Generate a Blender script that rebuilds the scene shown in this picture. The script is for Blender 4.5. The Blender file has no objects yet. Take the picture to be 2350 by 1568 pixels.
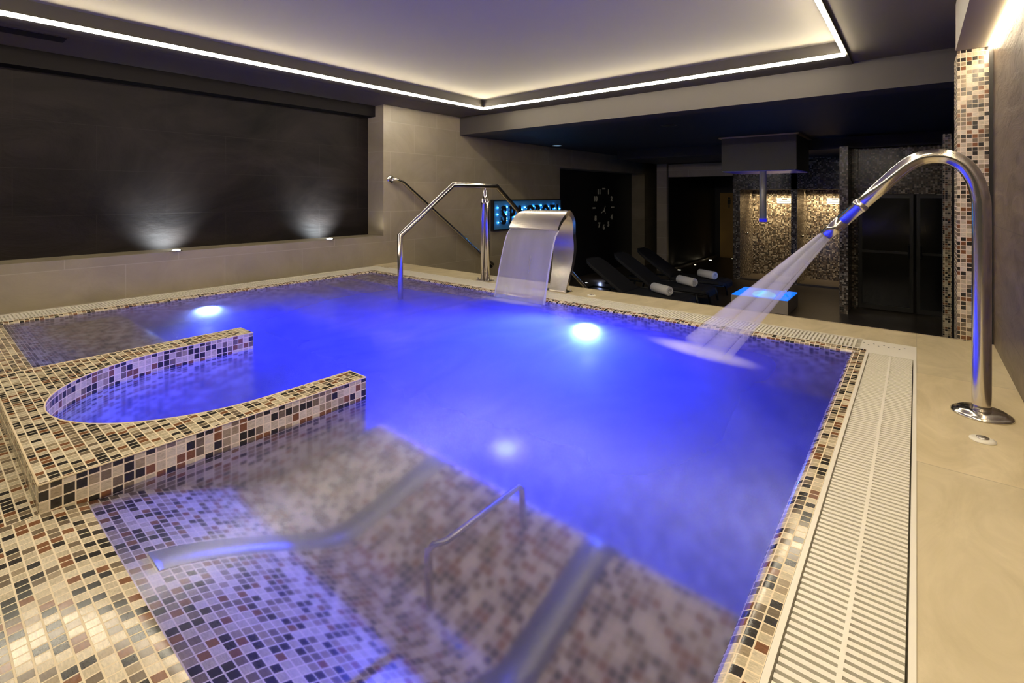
import bpy, math, random
from mathutils import Vector, Matrix
random.seed(7)
SC = bpy.context.scene
COL = SC.collection

# ------------------------------------------------------------------ camera, exposure
cam = bpy.data.cameras.new('camera'); cam_o = bpy.data.objects.new('camera', cam); COL.objects.link(cam_o)
cam.sensor_width = 36.0; cam.lens = 36.0*1134/2350; cam.shift_y = -336/2350
cam.clip_start = 0.02
cam_o.location = (0, 0, 2.0); cam_o.rotation_euler = (math.radians(90), 0, math.radians(39.3))
SC.camera = cam_o
vs = SC.view_settings
vs.view_transform = 'Standard'; vs.look = 'None'; vs.gamma = 1; vs.use_curve_mapping = False
vs.exposure = 0.0
SC.cycles.volume_bounces = 2
SC.cycles.transmission_bounces = 6
SC.cycles.max_bounces = 7
SC.cycles.diffuse_bounces = 3
SC.cycles.use_adaptive_sampling = True; SC.cycles.adaptive_threshold = 0.04; SC.cycles.adaptive_min_samples = 16
w = bpy.data.worlds.new('world'); SC.world = w; w.use_nodes = True
w.node_tree.nodes['Background'].inputs[0].default_value = (1.0, 0.86, 0.66, 1)
w.node_tree.nodes['Background'].inputs[1].default_value = 0.04

LED = 82.0          # emission of the cove strips
BLUE = (0.011, 0.010, 1.0)

def lamp(name, kind, loc, power, color, aim=None, size=0.1, size_y=None, spot=None, blend=1.0):
    l = bpy.data.lights.new(name, kind); o = bpy.data.objects.new(name, l); COL.objects.link(o)
    o.location = loc; l.energy = power; l.color = color
    if kind == 'AREA':
        l.size = size
        if size_y: l.shape = 'RECTANGLE'; l.size_y = size_y
    else: l.shadow_soft_size = size
    if kind == 'SPOT': l.spot_size = math.radians(spot); l.spot_blend = blend
    if aim is not None:
        o.rotation_euler = (Vector(aim)-Vector(loc)).to_track_quat('-Z', 'Y').to_euler()
    return o

# pool lamps under the water, with unseen fill added
lamp('pool_lamp_left', 'SPOT', (-5.50, 1.90, 0.42), 130, BLUE, (-2.5, 2.3, 0.25), 0.05, spot=165)
lamp('pool_lamp_back', 'SPOT', (-2.25, 3.80, 0.42), 300, BLUE, (-1.7, 0.8, 0.45), 0.05, spot=165)
lamp('pool_fill_bench', 'SPOT', (-1.90, 1.61, 0.40), 150, BLUE, (-2.6, 3.6, 0.30), 0.05, spot=170)  # added fill, unseen behind the near bench
lamp('pool_lamp_back_beam', 'SPOT', (-2.25, 3.80, 0.46), 520, BLUE, (-1.5, 0.5, 0.80), 0.05, spot=58)
lamp('pool_lamp_back_core', 'SPOT', (-2.25, 3.78, 0.42), 90, (0.30, 0.62, 1.0), (-2.0, 1.6, 0.9), 0.05, spot=120)
lamp('pool_lamp_left_core', 'SPOT', (-5.48, 1.90, 0.42), 22, (0.30, 0.55, 1.0), (-4.0, 1.9, 0.9), 0.05, spot=130)
lamp('pool_fill_far_bench', 'SPOT', (-4.5, 1.30, 0.40), 90, BLUE, (-4.2, 3.6, 0.30), 0.05, spot=165)  # added fill, unseen behind the far bench
lamp('pool_fill_seat', 'SPOT', (-2.83, 0.42, 0.60), 120, BLUE, (-2.83, 1.6, 0.5), 0.04, spot=165)  # added fill inside the horseshoe, out of sight
# recessed ceiling downlights over the near deck
DOWN = [(-0.16, 0.55, 3.32), (-0.16, 1.9, 3.32), (-5.6, -0.9, 3.32)]
for p in DOWN: lamp('downlight_lamp', 'SPOT', (p[0], p[1], p[2]-0.03), 36, (1.0, 0.83, 0.56), (p[0], p[1]+0.15, 0), 0.10, spot=135)
# uplights in the niche ledge
lamp('niche_lamp_a', 'SPOT', (-6.10, 1.80, 1.425), 75, (0.80, 0.93, 1.0), (-6.38, 1.78, 1.66), 0.02, spot=110)
lamp('niche_lamp_b', 'SPOT', (-6.10, 3.62, 1.425), 75, (0.80, 0.93, 1.0), (-6.38, 3.58, 1.66), 0.02, spot=110)
# downlights in the shower alcoves
for nm, xx in (('alcove_lamp_a', -2.70), ('alcove_lamp_b', -1.55)):
    al = lamp(nm, 'AREA', (xx, 13.42, 2.11), 16, (1.0, 0.80, 0.48), (xx, 13.72, 1.3), 0.95, 0.06); al.data.spread = math.radians(110)
lamp('jamb_lamp', 'SPOT', (-5.93, 4.20, 1.43), 3.5, (1.0, 0.93, 0.75), (-6.2, 4.4, 2.2), 0.02, spot=120)
# corridor floor lights
for i, (yy, p) in enumerate(((12.98, 3.5), (14.2, 0.6), (15.5, 3.5), (16.2, 2.0))):
    lamp('corridor_lamp', 'SPOT', (-4.95, yy, 0.05), p, (1.0, 0.85, 0.5), (-5.03, yy, 1.0), 0.015, spot=100)
lamp('basin_lamp', 'POINT', (-2.1, 9.7, 0.55), 5, (0.05, 0.25, 1.0), size=0.1)
lamp('lounge_fill', 'POINT', (-5.7, 10.2, 0.12), 1.2, (0.5, 0.6, 1.0), size=0.03)

# ------------------------------------------------------------------ materials
def new_mat(name):
    m = bpy.data.materials.new(name); m.use_nodes = True
    return m, m.node_tree.nodes, m.node_tree.links, m.node_tree.nodes['Principled BSDF']

def math_node(N, L, op, a, b=None, c=None):
    n = N.new('ShaderNodeMath'); n.operation = op
    for i, v in enumerate((a, b, c)):
        if v is None: continue
        if isinstance(v, (int, float)): n.inputs[i].default_value = v
        else: L.new(v, n.inputs[i])
    return n.outputs[0]

def mix_col(N, L, fac, a, b, mode='MIX'):
    n = N.new('ShaderNodeMix'); n.data_type = 'RGBA'; n.blend_type = mode
    for k, v in ((0, fac), (6, a), (7, b)):
        if isinstance(v, (int, float)): n.inputs[k].default_value = v
        elif isinstance(v, tuple): n.inputs[k].default_value = (*v, 1)
        else: L.new(v, n.inputs[k])
    return n.outputs[2]

def plain(name, col, rough=0.5, metal=0.0, emis=None, es=0.0, noise=0.0, nscale=20, bump=0.0):
    m, N, L, P = new_mat(name)
    P.inputs['Base Color'].default_value = (*col, 1); P.inputs['Roughness'].default_value = rough
    P.inputs['Metallic'].default_value = metal
    if emis: P.inputs['Emission Color'].default_value = (*emis, 1); P.inputs['Emission Strength'].default_value = es
    tc = N.new('ShaderNodeTexCoord'); nz = N.new('ShaderNodeTexNoise')
    nz.inputs['Scale'].default_value = nscale; nz.inputs['Detail'].default_value = 5
    L.new(tc.outputs['Object'], nz.inputs['Vector'])
    f = math_node(N, L, 'MULTIPLY_ADD', nz.outputs[0], noise*2, 1-noise)
    L.new(mix_col(N, L, 1.0, (*col,), f, 'MULTIPLY'), P.inputs['Base Color'])
    if bump:
        b = N.new('ShaderNodeBump'); b.inputs['Strength'].default_value = bump; b.inputs['Distance'].default_value = 0.01
        L.new(nz.outputs[0], b.inputs['Height']); L.new(b.outputs[0], P.inputs['Normal'])
    return m

def mosaic(name, stops, grout=(0.78, 0.66, 0.46), rough=0.16, gw=0.435):
    m, N, L, P = new_mat(name)
    uv = N.new('ShaderNodeUVMap')
    fl = N.new('ShaderNodeVectorMath'); fl.operation = 'FLOOR'; L.new(uv.outputs[0], fl.inputs[0])
    fr = N.new('ShaderNodeVectorMath'); fr.operation = 'FRACTION'; L.new(uv.outputs[0], fr.inputs[0])
    wn = N.new('ShaderNodeTexWhiteNoise'); wn.noise_dimensions = '3D'; L.new(fl.outputs[0], wn.inputs['Vector'])
    cr = N.new('ShaderNodeValToRGB'); cr.color_ramp.interpolation = 'CONSTANT'
    els = cr.color_ramp.elements
    for i, (p, c) in enumerate(stops):
        e = els[i] if i < 2 else els.new(p)
        e.position = p; e.color = (*c, 1)
    L.new(wn.outputs['Value'], cr.inputs[0])
    # veins in each tile
    mp = N.new('ShaderNodeVectorMath'); mp.operation = 'MULTIPLY_ADD'
    L.new(uv.outputs[0], mp.inputs[0]); mp.inputs[1].default_value = (1.2, 4.5, 1)
    sc = N.new('ShaderNodeVectorMath'); sc.operation = 'SCALE'; sc.inputs['Scale'].default_value = 9.0
    L.new(wn.outputs['Color'], sc.inputs[0]); L.new(sc.outputs[0], mp.inputs[2])
    nz = N.new('ShaderNodeTexNoise'); nz.inputs['Scale'].default_value = 1.6; nz.inputs['Detail'].default_value = 4
    nz.inputs['Distortion'].default_value = 1.0
    L.new(mp.outputs[0], nz.inputs['Vector'])
    f = math_node(N, L, 'MULTIPLY_ADD', nz.outputs[0], 1.1, 0.45)
    tile = mix_col(N, L, 1.0, cr.outputs[0], f, 'MULTIPLY')
    sx = N.new('ShaderNodeSeparateXYZ'); L.new(fr.outputs[0], sx.inputs[0])
    ax = math_node(N, L, 'ABSOLUTE', math_node(N, L, 'SUBTRACT', sx.outputs[0], 0.5))
    ay = math_node(N, L, 'ABSOLUTE', math_node(N, L, 'SUBTRACT', sx.outputs[1], 0.5))
    mx = math_node(N, L, 'MAXIMUM', ax, ay)
    mr = N.new('ShaderNodeMapRange'); mr.interpolation_type = 'SMOOTHSTEP'
    mr.inputs[1].default_value = gw-0.012; mr.inputs[2].default_value = gw+0.012
    L.new(mx, mr.inputs[0]); g = mr.outputs[0]
    L.new(mix_col(N, L, g, tile, grout), P.inputs['Base Color'])
    L.new(math_node(N, L, 'MULTIPLY_ADD', g, 0.55, rough), P.inputs['Roughness'])
    b = N.new('ShaderNodeBump'); b.invert = True; b.inputs['Strength'].default_value = 0.35; b.inputs['Distance'].default_value = 0.002
    L.new(g, b.inputs['Height']); L.new(b.outputs[0], P.inputs['Normal'])
    return m

def stone(name, c1, c2, joint, tw, th, axes, rough=0.45, spec=0.5, jw=0.004, nscale=2.0, bump=0.15, contrast=1.0, streak=(1, 1, 1)):
    """large format tiles laid in running bond; axes = which object axes run along and across the courses"""
    m, N, L, P = new_mat(name)
    tc = N.new('ShaderNodeTexCoord'); sx = N.new('ShaderNodeSeparateXYZ'); L.new(tc.outputs['Object'], sx.inputs[0])
    cb = N.new('ShaderNodeCombineXYZ'); L.new(sx.outputs[axes[0]], cb.inputs[0]); L.new(sx.outputs[axes[1]], cb.inputs[1])
    br = N.new('ShaderNodeTexBrick'); L.new(cb.outputs[0], br.inputs['Vector'])
    br.inputs['Scale'].default_value = 1.0; br.inputs['Mortar Size'].default_value = jw; br.inputs['Mortar Smooth'].default_value = 0.2
    br.inputs['Brick Width'].default_value = tw; br.inputs['Row Height'].default_value = th
    br.inputs['Color1'].default_value = (0.93, 0.93, 0.93, 1); br.inputs['Color2'].default_value = (1.07, 1.05, 1.03, 1)
    br.inputs['Mortar'].default_value = (1, 1, 1, 1)
    mp = N.new('ShaderNodeMapping'); mp.inputs['Scale'].default_value = streak; L.new(tc.outputs['Object'], mp.inputs[0])
    nz = N.new('ShaderNodeTexNoise'); nz.inputs['Scale'].default_value = nscale; nz.inputs['Detail'].default_value = 9
    nz.inputs['Roughness'].default_value = 0.62; nz.inputs['Distortion'].default_value = 1.2
    L.new(mp.outputs[0], nz.inputs['Vector'])
    cr = N.new('ShaderNodeMapRange'); cr.inputs[1].default_value = 0.5-0.2*contrast; cr.inputs[2].default_value = 0.5+0.2*contrast
    L.new(nz.outputs[0], cr.inputs[0])
    base = mix_col(N, L, cr.outputs[0], c1, c2)
    base = mix_col(N, L, 1.0, base, br.outputs['Color'], 'MULTIPLY')
    L.new(mix_col(N, L, br.outputs['Fac'], base, joint), P.inputs['Base Color'])
    P.inputs['Roughness'].default_value = rough; P.inputs['Specular IOR Level'].default_value = spec
    b = N.new('ShaderNodeBump'); b.inputs['Strength'].default_value = bump; b.inputs['Distance'].default_value = 0.02
    L.new(nz.outputs[0], b.inputs['Height']); L.new(b.outputs[0], P.inputs['Normal'])
    return m

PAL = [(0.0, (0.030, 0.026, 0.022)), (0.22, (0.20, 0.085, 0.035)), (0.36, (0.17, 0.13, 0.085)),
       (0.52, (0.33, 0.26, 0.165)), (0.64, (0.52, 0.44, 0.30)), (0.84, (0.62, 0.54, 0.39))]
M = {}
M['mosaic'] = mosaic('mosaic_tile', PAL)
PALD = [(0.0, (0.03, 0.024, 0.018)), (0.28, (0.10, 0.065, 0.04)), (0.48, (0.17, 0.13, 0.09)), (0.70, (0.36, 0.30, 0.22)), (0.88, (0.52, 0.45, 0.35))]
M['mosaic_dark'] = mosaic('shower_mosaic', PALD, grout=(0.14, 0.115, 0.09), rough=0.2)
M['deck'] = stone('deck_stone', (0.50, 0.42, 0.255), (0.66, 0.565, 0.37), (0.44, 0.37, 0.24), 1.2, 1.2, (0, 1), rough=0.4, jw=0.003, nscale=2.2, bump=0.12, contrast=0.8, streak=(2.2, 1, 3))
M['wall_stone'] = stone('wall_stone', (0.25, 0.212, 0.145), (0.34, 0.29, 0.205), (0.36, 0.31, 0.225), 0.9, 0.44, (1, 2), rough=0.4, jw=0.004, nscale=1.6, bump=0.25, contrast=1.2)
M['wall_stone_x'] = stone('wall_stone_x', (0.36, 0.30, 0.22), (0.45, 0.38, 0.28), (0.5, 0.44, 0.34), 0.9, 0.44, (0, 2), rough=0.4, jw=0.006, nscale=1.3, bump=0.1)
M['slate'] = stone('slate', (0.004, 0.003, 0.003), (0.024, 0.018, 0.016), (0.022, 0.018, 0.016), 1.2, 0.45, (1, 2), rough=0.6, spec=0.13, jw=0.003, nscale=1.1, bump=1.0, streak=(1, 0.6, 1.4))
M['slate_wood'] = stone('slate_right', (0.07, 0.052, 0.036), (0.16, 0.12, 0.085), (0.05, 0.04, 0.03), 1.2, 0.6, (1, 2), rough=0.35, spec=0.35, jw=0.003, nscale=2.2, bump=0.5, streak=(1, 1, 3.5))
M['floor_low'] = stone('lower_floor', (0.065, 0.05, 0.035), (0.10, 0.078, 0.055), (0.04, 0.034, 0.028), 0.9, 0.9, (0, 1), rough=0.35, jw=0.004, nscale=1.5, bump=0.05)
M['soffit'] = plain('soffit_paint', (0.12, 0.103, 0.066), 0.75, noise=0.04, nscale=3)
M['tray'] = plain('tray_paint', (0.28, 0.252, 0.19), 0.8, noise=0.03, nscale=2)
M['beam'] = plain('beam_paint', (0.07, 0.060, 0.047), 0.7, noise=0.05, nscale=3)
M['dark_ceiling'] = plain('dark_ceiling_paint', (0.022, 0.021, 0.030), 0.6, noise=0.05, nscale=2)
M['black_wall'] = plain('black_wall_panel', (0.010, 0.009, 0.010), 0.35, noise=0.1, nscale=2)
M['led'] = plain('led_diffuser', (0.9, 0.9, 0.85), 0.5, emis=(1.0, 0.89, 0.68), es=LED)
M['steel'] = plain('polished_steel', (0.70, 0.66, 0.60), 0.17, 1.0, noise=0.02)
M['steel_brushed'] = plain('brushed_steel', (0.66, 0.62, 0.57), 0.26, 1.0, noise=0.05, nscale=60)
M['strip_steel'] = plain('grey_steel_plate', (0.30, 0.30, 0.33), 0.38, 0.7, noise=0.08, nscale=30)
M['white_plastic'] = plain('white_plastic', (0.80, 0.76, 0.66), 0.35, noise=0.03, nscale=8)
M['gutter_dark'] = plain('gutter_channel', (0.34, 0.31, 0.24), 0.6, noise=0.1)
M['slot_black'] = plain('slot_black', (0.003, 0.003, 0.003), 0.9)
M['hole'] = plain('dark_hole', (0.03, 0.03, 0.028), 0.6)
M['black_fabric'] = plain('black_sling', (0.006, 0.006, 0.010), 0.8, noise=0.2, nscale=90, bump=0.3)
M['black_frame'] = plain('black_frame', (0.012, 0.012, 0.014), 0.3)
M['towel'] = plain('white_terry', (0.72, 0.70, 0.72), 0.95, noise=0.25, nscale=120, bump=0.8)
M['white_sign'] = plain('white_sign', (0.42, 0.41, 0.39), 0.6)
M['ink'] = plain('dark_ink', (0.03, 0.03, 0.03), 0.6)
M['yellow_door'] = plain('yellow_wood', (0.40, 0.24, 0.07), 0.5, noise=0.15, nscale=4)
M['lamp_white'] = plain('lamp_lens', (0.9, 0.9, 0.9), 0.3, emis=(0.93, 0.97, 1.0), es=35)
M['lamp_warm'] = plain('lamp_lens_warm', (0.9, 0.9, 0.8), 0.3, emis=(1, 0.85, 0.55), es=9)
M['lamp_blue'] = plain('pool_lamp_lens', (0.9, 0.9, 1.0), 0.3, emis=(0.45, 0.62, 1.0), es=60)
M['lamp_blue_dim'] = plain('pool_lamp_lens_dim', (0.9, 0.9, 1.0), 0.3, emis=(0.30, 0.45, 1.0), es=1.6)
M['bulb'] = plain('cyan_bulb', (0.5, 0.9, 1.0), 0.3, emis=(0.05, 0.45, 1.0), es=80)
M['sign_panel'] = plain('sign_panel', (0.06, 0.22, 0.40), 0.55)  # blue colour adds to the bulbs' glow on the black panel
M['sign_black'] = plain('sign_black', (0.008, 0.008, 0.010), 0.4)
M['basin_glow'] = plain('lit_basin_water', (0.02, 0.15, 0.6), 0.1, emis=(0.004, 0.16, 1.0), es=1.3)
M['basin_lens'] = plain('basin_lamp_lens', (0.3, 0.8, 1.0), 0.2, emis=(0.10, 0.62, 1.0), es=1.5)
M['numeral'] = plain('silver_numeral', (0.45, 0.40, 0.32), 0.4, 0.3, emis=(0.9, 0.8, 0.6), es=0.02)  # slight glow put in, though the numerals are no lamps
M['glass_dark'] = plain('dark_door_glass', (0.010, 0.010, 0.010), 0.12, noise=0.05)

# pool water: rippled refracting surface clouded by fine bubbles, foam where the jets strike
def water_mat():
    m, N, L, P = new_mat('pool_water')
    P.inputs['Base Color'].default_value = (0.84, 0.87, 1.0, 1)
    P.inputs['Transmission Weight'].default_value = 1.0; P.inputs['IOR'].default_value = 1.33
    RG = P.inputs['Roughness']
    tc = N.new('ShaderNodeTexCoord')
    def noise(scale, stretch, detail=4, dist=0.6):
        mp = N.new('ShaderNodeMapping'); mp.inputs['Scale'].default_value = stretch; L.new(tc.outputs['Object'], mp.inputs[0])
        n = N.new('ShaderNodeTexNoise'); n.inputs['Scale'].default_value = scale; n.inputs['Detail'].default_value = detail
        n.inputs['Distortion'].default_value = dist; L.new(mp.outputs[0], n.inputs['Vector']); return n.outputs[0]
    nb = noise(1.6, (1, 0.45, 1), 2, 1.2)
    b = N.new('ShaderNodeBump'); b.inputs['Strength'].default_value = 0.03; b.inputs['Distance'].default_value = 0.03
    L.new(noise(4, (1, 0.5, 1), 3), b.inputs['Height']); L.new(b.outputs[0], P.inputs['Normal'])
    sx = N.new('ShaderNodeSeparateXYZ'); L.new(tc.outputs['Object'], sx.inputs[0])
    X, Y = sx.outputs[0], sx.outputs[1]
    def blob(cx, cy, rx, ry, ang, wob=0.35):
        """1 at the centre, 0 outside a turned ellipse, edge broken by noise"""
        c, s = math.cos(ang), math.sin(ang)
        dx = math_node(N, L, 'SUBTRACT', X, cx); dy = math_node(N, L, 'SUBTRACT', Y, cy)
        a = math_node(N, L, 'ADD', math_node(N, L, 'MULTIPLY', dx, c/rx), math_node(N, L, 'MULTIPLY', dy, s/rx))
        e = math_node(N, L, 'ADD', math_node(N, L, 'MULTIPLY', dx, -s/ry), math_node(N, L, 'MULTIPLY', dy, c/ry))
        d = math_node(N, L, 'SQRT', math_node(N, L, 'ADD', math_node(N, L, 'MULTIPLY', a, a), math_node(N, L, 'MULTIPLY', e, e)))
        d = math_node(N, L, 'ADD', d, math_node(N, L, 'MULTIPLY', math_node(N, L, 'SUBTRACT', nb, 0.5), wob*2))
        mr = N.new('ShaderNodeMapRange'); mr.interpolation_type = 'SMOOTHSTEP'
        mr.inputs[1].default_value = 1.0; mr.inputs[2].default_value = 0.2; L.new(d, mr.inputs[0])
        return mr.outputs[0]
    # bubbles: dense over the deep middle, thin towards the benches
    def ramp(v, a, b):
        mr = N.new('ShaderNodeMapRange'); mr.interpolation_type = 'SMOOTHSTEP'
        mr.inputs[1].default_value = a; mr.inputs[2].default_value = b; L.new(v, mr.inputs[0]); return mr.outputs[0]
    deep = math_node(N, L, 'MULTIPLY', ramp(Y, 1.0, 2.1), ramp(X, -5.3, -3.6))
    edge = math_node(N, L, 'MULTIPLY', ramp(Y, 3.9, 3.2), ramp(X, -0.3, -0.9))
    L.new(math_node(N, L, 'MULTIPLY_ADD', ramp(Y, 0.45, 1.1), 0.09, 0.16), RG)
    fac = math_node(N, L, 'MULTIPLY_ADD', math_node(N, L, 'MULTIPLY', deep, edge), 0.50, 0.03)
    fac = math_node(N, L, 'MULTIPLY', fac, math_node(N, L, 'MULTIPLY_ADD', nb, 1.0, 0.5))
    wf = blob(-3.0, 3.45, 0.75, 0.32, 0.15)
    fac = math_node(N, L, 'MAXIMUM', fac, math_node(N, L, 'MULTIPLY', wf, 0.6))
    fac = math_node(N, L, 'MINIMUM', fac, 0.85)
    tr = N.new('ShaderNodeBsdfTranslucent'); tr.inputs[0].default_value = (0.45, 0.48, 0.95, 1)
    m1 = N.new('ShaderNodeMixShader'); L.new(fac, m1.inputs[0]); L.new(P.outputs[0], m1.inputs[1]); L.new(tr.outputs[0], m1.inputs[2])
    df = N.new('ShaderNodeBsdfDiffuse'); df.inputs[0].default_value = (0.86, 0.84, 0.84, 1)
    foam = blob(-1.10, 3.26, 0.46, 0.15, -0.25, 0.2)
    foam2 = math_node(N, L, 'MULTIPLY', blob(-3.0, 3.66, 0.42, 0.12, 0.05, 0.3), 0.5)
    tf = N.new('ShaderNodeMixShader'); tf.inputs[0].default_value = 0.35; L.new(df.outputs[0], tf.inputs[1]); L.new(tr.outputs[0], tf.inputs[2])
    foam = math_node(N, L, 'MAXIMUM', math_node(N, L, 'MULTIPLY', foam, 0.9), foam2)
    m2 = N.new('ShaderNodeMixShader'); L.new(foam, m2.inputs[0]); L.new(m1.outputs[0], m2.inputs[1]); L.new(tf.outputs[0], m2.inputs[2])
    out = N['Material Output']; L.new(m2.outputs[0], out.inputs[0])
    return m
M['water'] = water_mat()

def sheet_mat(name, clear, streak, amp=0.3):
    m, N, L, P = new_mat(name)
    tc = N.new('ShaderNodeTexCoord'); mp = N.new('ShaderNodeMapping'); mp.inputs['Scale'].default_value = streak
    L.new(tc.outputs['Object'], mp.inputs[0])
    nz = N.new('ShaderNodeTexNoise'); nz.inputs['Scale'].default_value = 6; nz.inputs['Detail'].default_value = 3
    L.new(mp.outputs[0], nz.inputs['Vector'])
    P.inputs['Base Color'].default_value = (0.80, 0.78, 0.76, 1); P.inputs['Roughness'].default_value = 0.22
    P.inputs['IOR'].default_value = 1.33
    trl = N.new('ShaderNodeBsdfTranslucent'); trl.inputs[0].default_value = (0.85, 0.84, 0.82, 1)
    a = N.new('ShaderNodeMixShader'); a.inputs[0].default_value = 0.45; L.new(P.outputs[0], a.inputs[1]); L.new(trl.outputs[0], a.inputs[2])
    t = N.new('ShaderNodeBsdfTransparent')
    f = math_node(N, L, 'MULTIPLY_ADD', nz.outputs[0], amp, clear-amp/2)
    b = N.new('ShaderNodeMixShader'); L.new(f, b.inputs[0]); L.new(a.outputs[0], b.inputs[1]); L.new(t.outputs[0], b.inputs[2])
    L.new(b.outputs[0], N['Material Output'].inputs[0])
    return m
M['sheet'] = sheet_mat('falling_water', 0.67, (1.2, 0.1, 0.25), 0.16)
M['sheet_edge'] = sheet_mat('falling_water_edge', 0.35, (3, 0.2, 0.1))

def spray_mat():
    m = bpy.data.materials.new('water_spray'); m.use_nodes = True
    N, L = m.node_tree.nodes, m.node_tree.links; N.clear()
    out = N.new('ShaderNodeOutputMaterial'); v = N.new('ShaderNodeVolumeScatter')
    v.inputs['Color'].default_value = (0.96, 0.94, 0.95, 1)
    tc = N.new('ShaderNodeTexCoord'); sx = N.new('ShaderNodeSeparateXYZ'); L.new(tc.outputs['Object'], sx.inputs[0])
    r = math_node(N, L, 'MULTIPLY_ADD', sx.outputs[2], 3.6, 1.0)      # widening of the spray along its axis
    d = math_node(N, L, 'DIVIDE', 190.0, math_node(N, L, 'POWER', r, 2.25))
    L.new(d, v.inputs['Density']); L.new(v.outputs[0], out.inputs['Volume'])
    return m
M['spray'] = spray_mat()

# ------------------------------------------------------------------ mesh helpers
TP = 0.0295
class MB:
    def __init__(s): s.v = []; s.f = []; s.uv = []; s.smooth = []
    def add(s, vs, fs, uvs=None, smooth=False):
        o = len(s.v); s.v += [tuple(p) for p in vs]
        for k, f in enumerate(fs):
            s.f.append([o+i for i in f]); s.uv.append(uvs[k] if uvs else None); s.smooth.append(smooth)
        return s
    def box(s, a, b):
        x0, y0, z0 = a; x1, y1, z1 = b
        v = [(x0,y0,z0),(x1,y0,z0),(x1,y1,z0),(x0,y1,z0),(x0,y0,z1),(x1,y0,z1),(x1,y1,z1),(x0,y1,z1)]
        return s.add(v, [(0,3,2,1),(4,5,6,7),(0,1,5,4),(1,2,6,5),(2,3,7,6),(3,0,4,7)])
    def prism(s, pts, z0, z1, plane='xy'):
        """extrude a 2-D outline; plane xy (along z), yz (along x), xz (along y)"""
        P = {'xy': lambda a, b, c: (a, b, c), 'yz': lambda a, b, c: (c, a, b), 'xz': lambda a, b, c: (a, c, b)}[plane]
        n = len(pts)
        v = [P(a, b, z0) for a, b in pts]+[P(a, b, z1) for a, b in pts]
        f = [list(range(n))[::-1], list(range(n, 2*n))]+[(i, (i+1) % n, n+(i+1) % n, n+i) for i in range(n)]
        return s.add(v, f)
    def tube(s, path, r, seg=20, caps=True, flat=None):
        P = [Vector(p) for p in path]; n = len(P); rings = []
        rs = r if isinstance(r, (list, tuple)) else [r]*n
        T = [(P[min(i+1, n-1)]-P[i]).normalized() if i < n-1 else (P[i]-P[i-1]).normalized() for i in range(n)]
        up = Vector((0, 0, 1)) if abs(T[0].z) < 0.9 else Vector((1, 0, 0))
        A = T[0].cross(up).normalized()
        v = []
        for i in range(n):
            tin = (P[i]-P[i-1]).normalized() if i else T[0]
            tout = (P[i+1]-P[i]).normalized() if i < n-1 else tin
            t = (tin+tout).normalized()
            if i: # carry the frame along
                A = (A - tin*A.dot(tin)).normalized()
            B = tin.cross(A).normalized()
            # ring in the plane normal to tin, sheared onto the mitre plane
            for k in range(seg):
                a = 2*math.pi*k/seg
                o = (A*math.cos(a)+B*math.sin(a))*rs[i]
                d = tin.dot(t)
                o = o - tin*(o.dot(t)/max(d, 0.3))
                v.append(P[i]+o)
        f = [(i*seg+k, i*seg+(k+1) % seg, (i+1)*seg+(k+1) % seg, (i+1)*seg+k) for i in range(n-1) for k in range(seg)]
        s.add(v, f, smooth=True)
        if caps:
            o = len(s.v)-len(v)
            s.f.append([o+k for k in range(seg)][::-1]); s.uv.append(None); s.smooth.append(False)
            s.f.append([o+(n-1)*seg+k for k in range(seg)]); s.uv.append(None); s.smooth.append(False)
        return s
    def lathe(s, prof, c=(0, 0, 0), seg=32, M4=None, smooth=True):
        """prof: (radius, height) pairs turned round the z axis at c"""
        v = []; n = len(prof)
        for (r, h) in prof:
            for k in range(seg):
                a = 2*math.pi*k/seg
                p = Vector((r*math.cos(a), r*math.sin(a), h))
                if M4: p = M4 @ p
                v.append(Vector(c)+p)
        f = [(i*seg+k, i*seg+(k+1) % seg, (i+1)*seg+(k+1) % seg, (i+1)*seg+k) for i in range(n-1) for k in range(seg)]
        f += [[k for k in range(seg)][::-1], [(n-1)*seg+k for k in range(seg)]]
        return s.add(v, f, smooth=smooth)
    def build(s, name, mat, parent=None, pitch=(TP, TP, TP), origin=None, bevel=0, auto=True):
        me = bpy.data.meshes.new(name)
        vs = s.v
        if origin is not None:
            vs = [(x-origin[0], y-origin[1], z-origin[2]) for x, y, z in vs]
        me.from_pydata(vs, [], s.f); me.update()
        ul = me.uv_layers.new(name='UVMap')
        for pi, p in enumerate(me.polygons):
            p.use_smooth = s.smooth[pi]
            n = p.normal; a = max(range(3), key=lambda k: abs(n[k]))
            for q, li in enumerate(p.loop_indices):
                if s.uv[pi] is not None: ul.data[li].uv = s.uv[pi][q]; continue
                x, y, z = s.v[me.loops[li].vertex_index]
                ul.data[li].uv = ((y/pitch[1], z/pitch[2]) if a == 0 else (x/pitch[0], z/pitch[2]) if a == 1 else (x/pitch[0], y/pitch[1]))
        me.materials.append(M[mat] if isinstance(mat, str) else mat)
        o = bpy.data.objects.new(name, me); COL.objects.link(o)
        if origin is not None: o.location = origin
        if parent is not None: o.parent = parent; 
        if parent is not None and origin is None: o.location = -Vector(parent.location) if not parent.get('local') else (0, 0, 0)
        if bevel:
            b = o.modifiers.new('bevel', 'BEVEL'); b.width = bevel; b.segments = 2; b.limit_method = 'ANGLE'
        return o

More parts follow.
